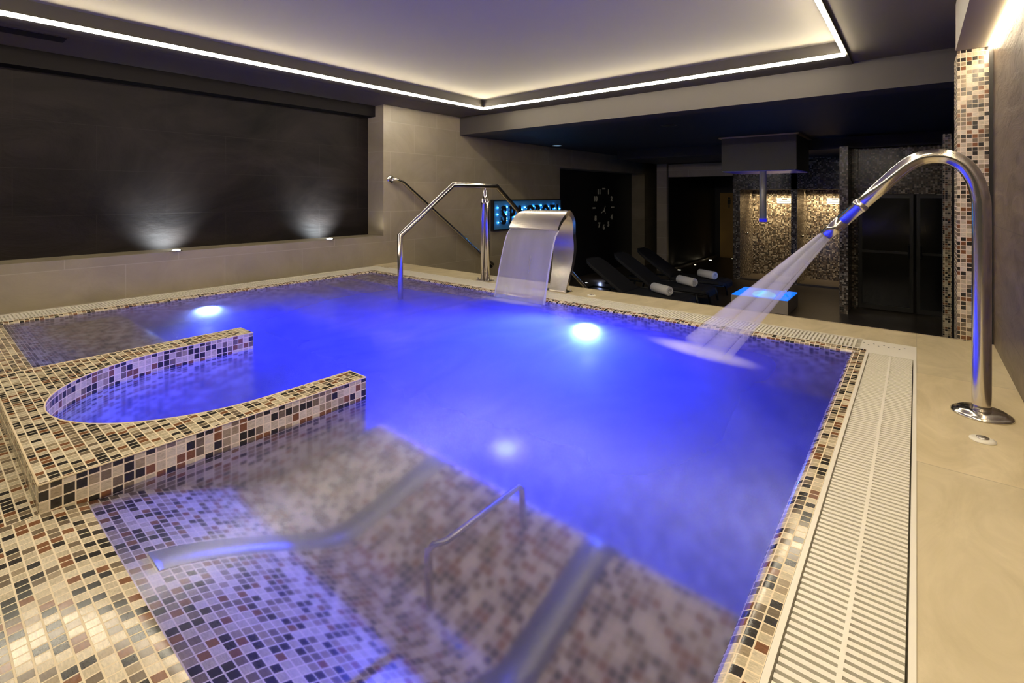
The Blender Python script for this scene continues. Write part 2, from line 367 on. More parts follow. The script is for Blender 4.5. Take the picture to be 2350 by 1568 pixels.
def tag(o, label=None, cat=None, group=None, kind=None):
    if label: o['label'] = label
    if cat: o['category'] = cat
    if group: o['group'] = group
    if kind: o['kind'] = kind
    return o
def thing(name, loc, label, cat, group=None, rotz=0, local=False):
    o = bpy.data.objects.new(name, None); COL.objects.link(o); o.location = loc; o.rotation_euler = (0, 0, rotz)
    o.empty_display_size = 0.1
    if local: o['local'] = 1
    return tag(o, label, cat, group)
def struct(name, mb, mat, **k): return tag(mb.build(name, mat, **k), kind='structure')
def arc(c, r, a0, a1, n): return [(c[0]+r*math.cos(math.radians(a0+(a1-a0)*i/n)), c[1]+r*math.sin(math.radians(a0+(a1-a0)*i/n))) for i in range(n+1)]

# ================================================================== SETTING
GL, GR = -5.60, -0.25        # inner edges of the side gutters
YN, YB = 0.30, 3.93          # near rim, back rim
WZ = 0.985
# deck slabs round the pool, outside the gutters (thick: they are the raised platform)
struct('pool_deck', MB().box((-6.0, 4.20, 0.0), (0.40, 4.60, 1.0)).box((0.0, -1.6, 0.0), (0.40, 4.20, 1.0)), 'deck')
struct('deck_nosing', MB().box((-3.9, 4.595, 0.93), (0.22, 4.612, 1.002)), 'wall_stone_x')
struct('floor', MB().box((-6.8, 4.6, -0.12), (0.4, 18.0, 0.0)), 'floor_low')
# left wall: low beige wall, ledge, recessed slate, jamb, long beige wall
struct('wall_left_lower', MB().box((-6.50, -1.6, 0.0), (-6.0, 4.378, 1.41)), 'wall_stone')
struct('wall_left_slate', MB().box((-6.50, -1.6, 1.41), (-6.38, 4.378, 3.45)), 'slate')
struct('wall_left', MB().box((-6.80, 4.378, 0.0), (-6.0, 8.976, 3.34)).box((-6.40, 8.976, 2.60), (-6.0, 14.2, 3.04)).box((-6.80, 13.3, 0), (-6.0, 14.2, 2.6)), 'wall_stone')
struct('wall_left_recess', MB().box((-6.85, 8.976, 0.0), (-6.40, 13.3, 3.04)), 'black_wall')
bh = struct('trim_bulkhead', MB().box((-6.38, -1.6, 3.16), (-6.20, 4.378, 3.319)), plain('bulkhead_paint', (0.014, 0.012, 0.011), 0.6))
bh.data.materials[0].node_tree.nodes['Principled BSDF'].inputs['Specular IOR Level'].default_value = 0.05
# right wall
struct('wall_right', MB().box((0.40, -1.6, 0.0), (0.60, 4.62, 3.5)), 'slate_wood')
struct('wall_right_lower', MB().box((0.40, 4.62, 0.0), (0.60, 10.7, 3.2)), 'black_wall')
# ceiling with its recessed tray
TX0, TX1, TY0, TY1 = -5.05, -0.51, -1.2, 5.48
TZ, LZ, SZ = 3.43, 3.30, 3.32
def vault():
    nx, ny = 48, 64; v = []; f = []
    g = lambda d: 1-math.exp(-(max(d, 0.0)/0.6)**1.3)
    for j in range(ny+1):
        for i in range(nx+1):
            x = TX0+(TX1-TX0)*i/nx; y = TY0+(TY1-TY0)*j/ny
            v.append((x, y, TZ+0.16*g(min(x-TX0, TX1-x))*g(min(y-TY0, TY1-y))))
    for j in range(ny):
        for i in range(nx):
            a = j*(nx+1)+i; f.append((a, a+nx+1, a+nx+2, a+1))
    return MB().add(v, f, smooth=True)
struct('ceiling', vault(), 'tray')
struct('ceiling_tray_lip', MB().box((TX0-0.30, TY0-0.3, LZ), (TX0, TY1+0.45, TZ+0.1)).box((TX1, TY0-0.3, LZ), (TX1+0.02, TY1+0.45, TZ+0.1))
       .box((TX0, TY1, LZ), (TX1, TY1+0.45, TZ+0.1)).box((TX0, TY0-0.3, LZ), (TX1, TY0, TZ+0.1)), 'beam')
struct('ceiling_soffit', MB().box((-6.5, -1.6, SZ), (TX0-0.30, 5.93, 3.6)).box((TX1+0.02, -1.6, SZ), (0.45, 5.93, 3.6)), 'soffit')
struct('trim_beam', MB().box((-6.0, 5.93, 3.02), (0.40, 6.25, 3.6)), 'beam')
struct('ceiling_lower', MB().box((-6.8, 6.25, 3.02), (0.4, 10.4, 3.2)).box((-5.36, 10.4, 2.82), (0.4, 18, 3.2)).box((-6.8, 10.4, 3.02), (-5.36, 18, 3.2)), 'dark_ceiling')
struct('trim_right_soffit', MB().box((0.21, -1.6, 3.0), (0.375, 4.6, 3.32)), plain('right_soffit_paint', (0.22, 0.19, 0.14), 0.7))
struct('wall_column', MB().box((0.22, 4.612, 0.0), (0.378, 4.98, 3.0)), 'mosaic')
struct('wall_back_panel', MB().box((-0.0+0.378, 4.62, 0.0), (0.40, 4.98, 3.3)), 'black_wall')

# cove strips
def strip(name, a, b, label, mat='led', cap=None):
    if cap is None: return tag(MB().box(a, b).build(name, mat), label, 'light strip')
    t = thing(name, a, label, 'light strip')
    MB().box(a, b).build('diffuser', mat, t)
    MB().box(*cap).build('baffle', 'baffle', t)
M['baffle'] = plain('baffle_metal', (0.10, 0.09, 0.08), 0.6)
e, pr = 0.010, 0.017          # depth of the diffuser, depth of the added light-cutting profile over it
z0, z1, z2 = LZ-0.016, LZ+0.016, LZ+0.020
strip('led_strip', (TX0-0.002, TY0+e, z0), (TX0+e, TY1-e, z1), 'long warm white light strip along the left edge of the ceiling recess', cap=((TX0, TY0+pr, z1), (TX0+pr, TY1-pr, z2)))
strip('led_strip', (TX0-0.002, TY1-e, z0), (TX1, TY1+0.002, z1), 'warm white light strip along the far edge of the ceiling recess, above the beam', cap=((TX0, TY1-pr, z1), (TX1, TY1, z2)))
strip('led_strip', (TX1-e, TY0+e, z0), (TX1+0.002, TY1-e, z1), 'light strip hidden on the right edge of the ceiling recess', cap=((TX1-pr, TY0+pr, z1), (TX1, TY1-pr, z2)))
strip('led_strip', (TX0+e, TY0, z0), (TX1-e, TY0+e, z1), 'light strip on the near edge of the ceiling recess', cap=((TX0, TY0, z1), (TX1, TY0+pr, z2)))
M['led_w'] = plain('led_diffuser_warm', (0.9, 0.9, 0.85), 0.5, emis=(1.0, 0.80, 0.52), es=50.0)
strip('led_strip', (0.377, -1.5, 2.985), (0.398, 4.61, 3.0), 'short bright light strip at top of the right wall, ending at the mosaic column', 'led_w')

for k, (x, y, z) in enumerate(DOWN):
    t = thing('downlight', (x, y, z), ['recessed round downlight over the right deck, close to the viewer', 'recessed round downlight over the right deck, above the grate', 'recessed round downlight by the slate wall'][k], 'ceiling light', 'recessed downlights')
    MB().lathe([(0.045, -0.004), (0.065, -0.008), (0.07, 0.0)], (x, y, z), 24).build('rim', 'steel', t)
    MB().lathe([(0.001, -0.007), (0.045, -0.006), (0.05, -0.002)], (x, y, z), 24).build('lens', 'lamp_warm', t)
# slot diffuser in the left soffit
t = thing('slot_vent', (-5.6, 0.2, SZ), 'long black slot vent in the ceiling above the dark left wall', 'vent')
MB().box((-5.71, -0.8, SZ-0.004), (-5.50, 0.857, SZ+0.0)).build('vent_frame', 'soffit', t)
MB().box((-5.695, -0.79, SZ-0.007), (-5.515, 0.845, SZ-0.003)).build('slot', 'slot_black', t)
# round ceiling fittings
t = thing('ceiling_vent', (-2.80, 7.05, 3.02), 'small round dark fitting in the far ceiling left of the hanging box', 'ceiling fitting')  # round dark air vent
MB().lathe([(0.02, -0.002), (0.12, -0.002), (0.125, 0.0)], (-2.80, 7.05, 3.02)).build('rim', 'black_frame', t)
MB().lathe([(0.001, -0.008), (0.08, -0.004), (0.09, -0.001)], (-2.80, 7.05, 3.02)).build('grille', 'hole', t)
t = thing('ceiling_spot', (-5.72, 8.45, 3.02), 'recessed ceiling spotlight near the beige wall over the sign', 'ceiling light')
MB().lathe([(0.06, -0.002), (0.13, -0.006), (0.135, 0.0)], (-5.72, 8.45, 3.02)).build('rim', 'steel_brushed', t)
MB().lathe([(0.001, -0.010), (0.07, -0.008), (0.09, -0.004)], (-5.72, 8.45, 3.02)).build('lens', plain('dim_lens', (0.5, 0.7, 0.9), 0.3, emis=(0.45, 0.75, 1.0), es=0.5), t)

# ================================================================== POOL
# basin: floor, walls and rolled mosaic rims; water stands 15 mm under the deck
def sweep_rim(prof, a, b, fixed, axis, off=0.0):
    """prof: (offset, z) points; a..b run along the other axis. Gives faces with tile UVs by arc length."""
    v = []; f = []; u = []; s = 0.0; acc = [0.0]
    for i in range(1, len(prof)):
        s += math.hypot(prof[i][0]-prof[i-1][0], prof[i][1]-prof[i-1][1]); acc.append(s)
    mb = MB()
    for i, (o, z) in enumerate(prof):
        for q in (a, b): v.append((fixed+o, q, z) if axis == 'y' else (q, fixed+o, z))
    for i in range(len(prof)-1):
        f.append((2*i, 2*i+1, 2*i+3, 2*i+2))
        u.append([(acc[i]/TP+off, a/TP), (acc[i]/TP+off, b/TP), (acc[i+1]/TP+off, b/TP), (acc[i+1]/TP+off, a/TP)])
    return mb.add(v, f, u, smooth=True)
def join(*mbs):
    r = MB()
    for m in mbs:
        o = len(r.v); r.v += m.v; r.f += [[o+i for i in q] for q in m.f]; r.uv += m.uv; r.smooth += m.smooth
    return r
def rim_prof(sgn, w=0.085, R=0.045, zb=0.0):
    """flat rim, then a quarter roll down to the pool wall"""
    p = [(0.0, 1.0), (sgn*(w-R), 0.998)]
    for i in range(1, 7):
        a = math.radians(90*i/6); p.append((sgn*(w-R+R*math.sin(a)), 0.998-R+R*math.cos(a)))
    p.append((sgn*w, zb)); return p
FZ = 0.05
rims = join(sweep_rim(rim_prof(-1), -1.6, YB, GR, 'y'),
            sweep_rim(rim_prof(1), -1.6, YB, GL, 'y'),
            sweep_rim(rim_prof(-1), GL, GR, YB, 'x'))
struct('pool_basin', rims, 'mosaic')
M['mosaic_bluelit'] = mosaic('bluelit_pool_tile', [(0.0, (0.03, 0.04, 0.35)), (0.3, (0.06, 0.07, 0.55)), (0.6, (0.10, 0.12, 0.75)), (0.85, (0.20, 0.24, 0.85))], grout=(0.14, 0.17, 0.7))  # blue put into the tile colour to deepen the lamps' blue
struct('pool_floor', MB().box((GL, -1.6, 0.0), (GR, YB, FZ)), 'mosaic_bluelit')
struct('pool_surround', MB().box((GL-0.02, YB+0.001, 0.0), (GR+0.02, YB+0.27, 0.93)).box((GL-0.4, -1.6, 0.0), (GL-0.001, YB+0.27, 0.93)).box((GR+0.001, -1.6, 0.0), (0.0, YB+0.27, 0.93)), 'gutter_dark')

# water surface, fitted to the rims
tag(MB().add([(GL+0.07, 0.30, WZ), (GR-0.07, 0.30, WZ), (GR-0.07, YB-0.07, WZ), (GL+0.07, YB-0.07, WZ)], [(0, 1, 2, 3)]).build('pool_water', 'water'),
    'blue-lit rippling water filling the spa pool', 'water', kind='stuff')

# near mosaic bed: flat rim, then the reclining bench running down under the water
def bed(name, x0, x1, prof, label):
    t = thing(name, ((x0+x1)/2, prof[0][0], prof[0][1]), label, 'pool bench')
    n = len(prof); v = []; f = []; u = []; acc = [0.0]
    for i in range(1, n): acc.append(acc[-1]+math.hypot(prof[i][0]-prof[i-1][0], prof[i][1]-prof[i-1][1]))
    for (y, z) in prof: v += [(x0, y, z), (x1, y, z)]
    for i in range(n-1):
        f.append((2*i, 2*i+1, 2*i+3, 2*i+2))
        u.append([(x0/TP, acc[i]/TP), (x1/TP, acc[i]/TP), (x1/TP, acc[i+1]/TP), (x0/TP, acc[i+1]/TP)])
    m = MB().add(v, f, u, smooth=True)
    # end and sides down to the floor
    ye, ze = prof[-1]
    m.add([(x0, ye, ze), (x1, ye, ze), (x1, ye, FZ), (x0, ye, FZ)], [(0, 1, 2, 3)])
    for xx in (x0, x1):
        poly = [(xx, y, z) for y, z in prof]+[(xx, ye, FZ), (xx, prof[0][0], FZ)]
        m.add(poly, [list(range(len(poly)))])
    m.build('bench_body', 'mosaic', t)
    return t, acc
def smooth_prof(pts, n=6):
    """Catmull-Rom through the points"""
    P = [pts[0]]+pts+[pts[-1]]; out = []
    for i in range(1, len(P)-2):
        p0, p1, p2, p3 = P[i-1], P[i], P[i+1], P[i+2]
        for k in range(n):
            t = k/n
            out.append(tuple(0.5*((2*p1[j])+(-p0[j]+p2[j])*t+(2*p0[j]-5*p1[j]+4*p2[j]-p3[j])*t*t+(-p0[j]+3*p1[j]-3*p2[j]+p3[j])*t**3) for j in (0, 1)))
    out.append(pts[-1]); return out
prof_near = [(-1.6, 1.0), (0.24, 1.0)]+smooth_prof([(0.26, 1.0), (0.33, 0.993), (0.40, 0.976), (0.52, 0.915), (0.70, 0.775), (0.88, 0.61), (0.99, 0.53), (1.08, 0.515), (1.28, 0.57), (1.46, 0.62), (1.53, 0.615), (1.57, 0.57)])
tb, _ = bed('mosaic_bench', -2.122, GR-0.086, prof_near, 'wide mosaic reclining bench sinking under the water in the foreground')
prof_mid = [(-1.6, 1.0), (0.24, 1.0), (0.258, 1.0)]
struct('pool_rim_near', MB().box((-3.58, -1.6, 0.0), (-2.125, 0.258, 1.0)), 'mosaic', pitch=(0.028, 0.031, 0.033))
prof_left = [(-1.6, 1.0), (0.38, 1.0)]+smooth_prof([(0.40, 1.0), (0.45, 0.993), (0.49, 0.96), (0.58, 0.86), (0.72, 0.70), (0.86, 0.645), (1.05, 0.68), (1.20, 0.67), (1.25, 0.6)])
bed('mosaic_bench', GL+0.086, -3.583, prof_left, 'sunken mosaic bench at the far left end of the pool, behind the raised surround')
# grey steel strips let into the near bench
def bench_strip(x0, x1, y0, y1):
    pts = [(y, z) for (y, z) in prof_near if y0 <= y <= y1]
    m = MB()
    top = [(y, z+0.006) for y, z in pts]+[(y1+0.02, pts[-1][1]-0.05)]
    v = []; 
    for (y, z) in top: v += [(x0, y, z), (x1, y, z), (x1, y, z-0.012), (x0, y, z-0.012)]
    f = []
    for i in range(len(top)-1):
        a, b = 4*i, 4*i+4
        for k in range(4): f.append((a+k, a+(k+1) % 4, b+(k+1) % 4, b+k))
    f += [(0, 1, 2, 3), tuple(4*(len(top)-1)+k for k in (3, 2, 1, 0))]
    m.add(v, f, smooth=True)
    return m
for (x0, x1) in ((-1.70, -1.60), (-0.90, -0.79)):
    bench_strip(x0, x1, 0.42, 1.56).build('metal_strip', 'strip_steel', tb)['label'] = 'grey steel strip let into the bench'
# entry steps in the back left corner
t = thing('pool_steps', (-4.5, 3.4, FZ), 'submerged mosaic entry steps in the back left corner of the pool', 'steps')
for k, (y0, z) in enumerate(((3.52, 0.84), (3.19, 0.66), (2.86, 0.48), (2.53, 0.30))):
    MB().box((GL+0.086, y0, FZ), (-3.35, 3.844 if k == 0 else y0+0.33, z)).build('step', 'mosaic', t)

# raised horseshoe surround
x0, x1, y0, y1, zt, zb = -3.58, -2.125, 0.258, 1.445, 1.092, FZ
cx, hw, yc, dep = -2.83, 0.565, 1.02, 0.655
outer = [(x1, y1), (x1, y0), (x0, y0), (x0, y1)]
inner = [(cx-hw, y1)]+[(cx+hw*math.cos(math.radians(a)), yc+dep*math.sin(math.radians(a))) for a in range(180, 361, 6)]+[(cx+hw, y1)]
t = thing('horseshoe_surround', (-2.85, 0.3, 1.0), 'raised horseshoe-shaped mosaic surround standing out of the water', 'pool surround')
px, py, pz = 0.0278, 0.0315, 0.0345
m = MB(); poly = outer[::-1]  # x0,y1 -> x0,y0 -> x1,y0 -> x1,y1
# top face split in strips between the outer box and the inner curve
def outer_at(p):
    x, y = p
    return p
top = []
for i in range(len(inner)-1):
    pass
def proj_out(x, y):
    if y >= yc: return ((x0 if x < cx else x1), y)
    ang = math.atan2(y-yc, x-cx); c, s = math.cos(ang), math.sin(ang)
    k = min((x1-cx)/c if c > 1e-6 else 1e9, (x0-cx)/c if c < -1e-6 else 1e9, (y0-yc)/s if s < -1e-6 else 1e9)
    return (cx+c*k, yc+s*k)
outs = [proj_out(x, y) for x, y in inner]
corner = {0: (x0, y0), 1: (x1, y0)}
for i in range(len(inner)-1):
    a, b = outs[i], outs[i+1]
    pts = [inner[i], inner[i+1], b]
    if a[0] == x0 and b[0] != x0 and abs(b[1]-y0) < 1e-6: pts.append((x0, y0))
    if abs(a[1]-y0) < 1e-6 and a[0] != x1 and abs(b[0]-x1) < 1e-6: pts.append((x1, y0))
    pts.append(a)
    m.add([(x, y, zt) for x, y in pts], [list(range(len(pts)))[::-1]])
for (p, q) in (((x0, y1), (x0, y0)), ((x0, y0), (x1, y0)), ((x1, y0), (x1, y1)), ((x1, y1), (cx+hw, y1)), ((cx-hw, y1), (x0, y1))):
    L_ = math.hypot(q[0]-p[0], q[1]-p[1])
    m.add([(*p, zb), (*q, zb), (*q, zt), (*p, zt)], [(0, 1, 2, 3)])
s = 0.0
for i in range(len(inner)-1):
    p, q = inner[i], inner[i+1]; d = math.hypot(q[0]-p[0], q[1]-p[1])
    m.add([(*q, zb), (*p, zb), (*p, zt), (*q, zt)], [(0, 1, 2, 3)],
          [[((s+d)/py, zb/pz), (s/py, zb/pz), (s/py, zt/pz), ((s+d)/py, zt/pz)]], smooth=True)
    s += d
# shift so that the tile courses start at the top edges
m.build('surround_wall', 'mosaic', t, pitch=(px, py, pz))
# pale edge trim round the top
ed = MB()
for (p, q) in zip([(x0, y1), (x0, y0), (x1, y0), (x1, y1)], [(x0, y0), (x1, y0), (x1, y1), (cx+hw, y1)]):
    ed.tube([(*p, zt-0.001), (*q, zt-0.001)], 0.0035, 8)
ed.tube([(x, y, zt-0.001) for x, y in inner], 0.0035, 8)
ed.build('edge_trim', plain('grout_edge', (0.80, 0.66, 0.44), 0.7), t)

# overflow grates
def grate(axis, a, b, c0, c1, label, pitch=0.0235):
    """slats across the channel; axis = direction it runs"""
    P = (lambda l, c, z: (c, l, z)) if axis == 'y' else (lambda l, c, z: (l, c, z))
    mid = (c0+c1)/2
    t = thing('overflow_grate', P((a+b)/2, mid, 0.95), label, 'pool grate', 'white overflow grates round the pool')
    def bx(m, l0, l1, k0, k1, z0, z1):
        p, q = P(l0, k0, z0), P(l1, k1, z1)
        return m.box(tuple(min(p[i], q[i]) for i in range(3)), tuple(max(p[i], q[i]) for i in range(3)))
    fr = MB(); sl = MB()
    w = 0.014
    bx(fr, a, b, c0, c0+w, 0.935, 1.002); bx(fr, a, b, c1-w, c1, 0.935, 1.002)
    bx(sl, a, b, mid-0.005, mid+0.005, 0.955, 0.9992)
    n = int((b-a)/pitch)
    for i in range(n):
        l0 = a+0.006+i*pitch
        bx(sl, l0, l0+0.0135, c0+w+0.004, c1-w-0.005, 0.972, 0.999)
    fr.build('frame', 'white_plastic', t); sl.build('slats', 'white_plastic', t)
    return t
grate('y', -1.5, 3.86, GR+0.001, 0.0, 'broad white slatted overflow grate along the right side of the pool')
grate('x', -5.60, GR-0.04, YB+0.001, YB+0.27, 'white slatted overflow grate along the far side of the pool')
grate('y', -1.5, YB+0.27, GL-0.40+0.10, GL-0.001, 'white slatted overflow grate along the beige left wall')
t = thing('corner_plate', (-0.13, 4.05, 0.99), 'white corner plate with small holes where the two grates meet', 'cover plate')
MB().box((GR-0.038, 3.93, 0.94), (0.0, 4.20, 1.0)).box((GR+0.001, 3.862, 0.94), (0.0, 3.93, 1.0)).build('plate', 'white_plastic', t)
for k in range(9):
    MB().lathe([(0.0045, 0.0), (0.0045, 0.0008)], (-0.275+k*0.027, 4.02+(0.045 if k % 2 else 0.085), 1.0), 10).build('hole', 'hole', t)
struct('trim_1', MB().box((-6.0, -1.5, 0.93), (GL-0.301, 4.20, 0.995)), 'wall_stone')

# underwater lamps (lens + ring)
def pool_light(name, loc, nrm, label, lens='lamp_blue'):
    t = thing(name, loc, label, 'pool light', 'round underwater lamps')
    q = Vector(nrm).to_track_quat('Z', 'Y').to_matrix().to_4x4()
    MB().lathe([(0.085, 0.0), (0.125, 0.0), (0.125, 0.018), (0.10, 0.028), (0.085, 0.022)], loc, 28, q).build('ring', 'steel', t)
    MB().lathe([(0.001, 0.026), (0.05, 0.024), (0.088, 0.014), (0.088, 0.0)], loc, 28, q).build('lens', lens, t)
pool_light('underwater_lamp', (GL+0.088, 1.89, 0.42), (1, 0, 0), 'white glowing underwater lamp in the left pool wall')
pool_light('underwater_lamp', (-2.25, YB-0.088, 0.42), (0, -1, 0), 'bright white underwater lamp in the far pool wall')
pool_light('underwater_lamp', (-1.80, 2.15, FZ), (0, 0, 1), 'faint pale blue underwater lamp in the middle of the pool floor', 'lamp_blue_dim')

# ================================================================== STEELWORK
# entry handrail with mitred bends
X = -3.9
t = thing('pool_handrail', (X, 3.05, 0.7), 'polished steel handrail rising from the water and over the pool edge', 'handrail')
MB().tube([(X, 3.045, 0.50), (X, 3.04, 1.605), (X, 3.754, 2.112), (X, 4.476, 2.105), (X, 6.55, 0.58), (X, 6.55, 0.0)], 0.027, 20).build('rail', 'steel', t)
MB().lathe([(0.001, 0), (0.07, 0), (0.07, 0.006), (0.03, 0.012)], (X, 6.55, 0.0)).build('base_flange', 'steel', t)
py_ = 4.27
MB().tube([(X-0.031, py_, 1.0), (X-0.031, py_, 1.90), (X-0.012, py_, 1.955)], 0.030, 18).tube([(X+0.031, py_, 1.0), (X+0.031, py_, 1.90), (X+0.012, py_, 1.955)], 0.030, 18).build('stanchion', 'steel', t)
MB().tube([(X, py_, 1.90), (X, py_, 1.97), (X, py_, 2.055)], [0.03, 0.027, 0.024], 18).tube([(X, py_, 2.05), (X, py_, 2.085)], 0.011, 12).build('stanchion_neck', 'steel', t)
MB().box((X-0.10, py_-0.055, 1.0), (X+0.10, py_+0.055, 1.008)).build('base_plate', 'steel', t)
for sx_ in (-1, 1):
    for sy_ in (-1, 1):
        MB().lathe([(0.011, 0), (0.011, 0.012), (0.006, 0.028), (0.001, 0.03)], (X+sx_*0.082, py_+sy_*0.036, 1.008), 12).build('bolt', 'steel', t)
# wall rail beside the stairs
xw = -5.93
t = thing('stair_rail', (-6, 4.5, 2.2), 'steel grab rail slanting down the beige wall behind the handrail', 'handrail')
MB().tube([(-5.995, 4.50, 2.235), (-5.97, 4.505, 2.235), (-5.945, 4.53, 2.232), (xw, 4.58, 2.222), (xw, 4.68, 2.19), (xw, 6.62, 0.80), (xw, 6.69, 0.755), (-5.95, 6.72, 0.74), (-5.995, 6.73, 0.735)], 0.027, 18).build('rail', 'steel', t)
R90 = Matrix.Rotation(math.radians(90), 4, 'Y')
MB().lathe([(0.001, 0), (0.062, 0), (0.062, 0.008), (0.045, 0.018), (0.027, 0.022)], (-6.0, 4.50, 2.235), 24, R90).build('wall_flange', 'steel', t)
MB().lathe([(0.001, 0), (0.062, 0), (0.062, 0.008), (0.045, 0.018), (0.027, 0.022)], (-6.0, 6.73, 0.735), 24, R90).build('wall_flange', 'black_frame', t)
# stairs down to the lower floor
st = MB()
for k in range(5): st.box((-6.0, 4.6+0.001+k*0.36, 0.0), (-3.95, 4.6+(k+1)*0.36, 0.833-k*0.1666))
struct('stair_steps', st, 'deck')

# cobra waterfall spout
cxw = -2.905
t = thing('waterfall_spout', (cxw, 4.35, 1.0), 'curved steel cobra waterfall spout standing on the far pool edge', 'water spout')
prof = smooth_prof([(4.30, 1.0), (4.345, 1.12), (4.40, 1.28), (4.425, 1.45), (4.40, 1.60), (4.33, 1.72), (4.20, 1.80), (4.06, 1.80), (3.95, 1.745), (3.88, 1.665)], 7)
def hwid(i):
    u = i/(len(prof)-1)
    return 0.10+0.03*min(u/0.3, 1)+0.165*max(0, min((u-0.42)/0.40, 1))**1.2
v = []; f = []
for i, (y, z) in enumerate(prof):
    a = prof[max(i-1, 0)]; b = prof[min(i+1, len(prof)-1)]
    ty, tz = b[0]-a[0], b[1]-a[1]; l = math.hypot(ty, tz); ny, nz_ = tz/l, -ty/l
    h = hwid(i); e2 = 0.018+0.026*math.sin(math.pi*min(1, i/(len(prof)-1)))
    for (sx_, o) in ((-1, e2), (1, e2), (1, -e2*0.3), (-1, -e2*0.3)):
        v.append((cxw+sx_*h, y+ny*o, z+nz_*o))
for i in range(len(prof)-1):
    a, b = 4*i, 4*i+4
    for k in range(4): f.append((a+k, b+k, b+(k+1) % 4, a+(k+1) % 4))
f += [(0, 1, 2, 3), tuple(4*(len(prof)-1)+k for k in (3, 2, 1, 0))]
o = MB().add(v, f, smooth=True).build('spout_body', 'steel_brushed', t)
es = o.modifiers.new('edges', 'EDGE_SPLIT'); es.split_angle = math.radians(40)
MB().box((cxw-0.15, 4.24, 1.0), (cxw+0.15, 4.37, 1.006)).build('base_plate', 'steel', t)
for sx_ in (-1, 1):
    MB().lathe([(0.010, 0), (0.010, 0.010), (0.005, 0.024), (0.001, 0.026)], (cxw+sx_*0.135, 4.345, 1.006), 12).build('bolt', 'steel', t)
# falling sheet
def sheet(hs, thick, xoff=None):
    pts = []
    n = 14
    for i in range(n+1):
        u = i/n; z = 1.66-(1.66-WZ-0.002)*u
        y = 3.885-0.165*math.sqrt(u); h = hs[0]+(hs[1]-hs[0])*u
        pts.append((y, z, h))
    return pts
pts = sheet((0.292, 0.302), 0.004)
v = []; f = []
for (y, z, h) in pts:
    for (s_, d) in ((-1, -0.003), (1, -0.003), (1, 0.003), (-1, 0.003)): v.append((cxw-0.06*(1.66-z)/0.67+s_*h, y+d, z))
for i in range(len(pts)-1):
    a, b = 4*i, 4*i+4
    for k in range(4): f.append((a+k, b+k, b+(k+1) % 4, a+(k+1) % 4))
t = thing('water_sheet', (cxw, 3.8, WZ), 'smooth translucent sheet of water falling from the cobra spout', 'water')
MB().add(v, f, smooth=True).build('sheet', 'sheet', t)
for s_ in (-1, 1):
    MB().tube([(cxw-0.06*(1.66-z)/0.67+s_*h, y, z) for y, z, h in pts], [0.007+0.003*i/14 for i in range(15)], 10).build('rolled_edge', 'sheet_edge', t)

# gooseneck water jet
Y = 3.10
t = thing('jet_pole', (0.23, Y, 1.0), 'tall bent steel gooseneck pipe on the right deck shooting water', 'water jet pipe')
path = smooth_prof([(0.23, 1.0), (0.23, 1.45), (0.23, 1.90), (0.224, 2.00), (0.206, 2.075), (0.172, 2.138), (0.122, 2.176), (0.066, 2.186), (0.012, 2.176), (-0.035, 2.148), (-0.075, 2.110)], 6)
path += [(-0.30, 1.864)]
MB().tube([(x, Y, z) for x, z in path], 0.034, 28).build('pipe', 'steel', t)
dx, dz = -0.374+0.30, 1.786-1.864
MB().tube([(-0.215, Y, 1.957), (-0.235, Y, 1.935)], 0.0365, 28).build('joint_ring', 'steel_brushed', t)
MB().tube([(-0.298, Y, 1.866), (-0.374, Y, 1.786)], [0.034, 0.031], 28).build('nozzle', 'steel', t)
MB().lathe([(0.001, 0), (0.108, 0), (0.108, 0.006), (0.100, 0.012), (0.088, 0.014), (0.086, 0.020), (0.036, 0.022)], (0.23, Y, 1.0), 40).build('base_flange', 'steel', t)
# spray
tip = Vector((-0.380, Y, 1.780)); target = Vector((-1.06, 3.20, WZ)); ax = (target-tip).normalized(); Ls = (target-tip).length
q = ax.to_track_quat('Z', 'Y')
m = MB()
side = q @ Vector((1, 0, 0)); 
for (ou, ov, r0, r1) in ((0.0, 0.016, 0.011, 0.060), (0.006, -0.008, 0.014, 0.065), (-0.006, -0.02, 0.008, 0.045)):
    ring = []; n = 16; seg = 20; v = []; f = []
    for i in range(n+1):
        s_ = Ls*1.0*i/n; k = s_/Ls
        for j in range(seg):
            a = 2*math.pi*j/seg; r = r0+(r1-r0)*k
            v.append((ou*(1+3*k)+r*math.cos(a), ov*(1+4.0*k)+r*math.sin(a), s_))
    for i in range(n):
        for j in range(seg): f.append((i*seg+j, i*seg+(j+1) % seg, (i+1)*seg+(j+1) % seg, (i+1)*seg+j))
    f += [list(range(seg))[::-1], [n*seg+j for j in range(seg)]]
    m.add(v, f, smooth=True)
me_o = m.build('water_spray', 'spray'); me_o.location = tip; me_o.rotation_mode = 'QUATERNION'; me_o.rotation_quaternion = q
tag(me_o, 'white jet of water spraying from the gooseneck pipe down into the pool', 'water')

# deck buttons
def button(x, y, label, r=0.042):
    t = thing('push_button', (x, y, 1.0), label, 'button')
    MB().lathe([(0.001, 0.0), (r, 0.0), (r, 0.004), (r*0.75, 0.009), (0.02, 0.010)], (x, y, 1.0), 32).build('collar', 'white_plastic', t)
    MB().lathe([(0.021, 0.009), (0.021, 0.013), (0.015, 0.0145), (0.001, 0.013)], (x, y, 1.0), 24).build('button_cap', 'steel', t)
button(0.209, 2.774, 'round white push button with steel centre beside the jet pipe base')
button(-2.50, 4.30, 'small white push button on the far deck right of the cobra spout')

# submerged grab bar on the bench
t = thing('grab_bar', (-1.1, 1.0, 0.64), 'slim steel grab bar under the water in the middle of the bench', 'grab bar')
MB().tube([(-1.13, 0.99, 0.60), (-1.13, 0.985, 0.90), (-1.12, 1.00, 0.925), (-1.10, 1.03, 0.93), (-1.10, 1.38, 0.93), (-1.10, 1.40, 0.90), (-1.10, 1.41, 0.66)], 0.012, 14).build('bar', 'steel', t)

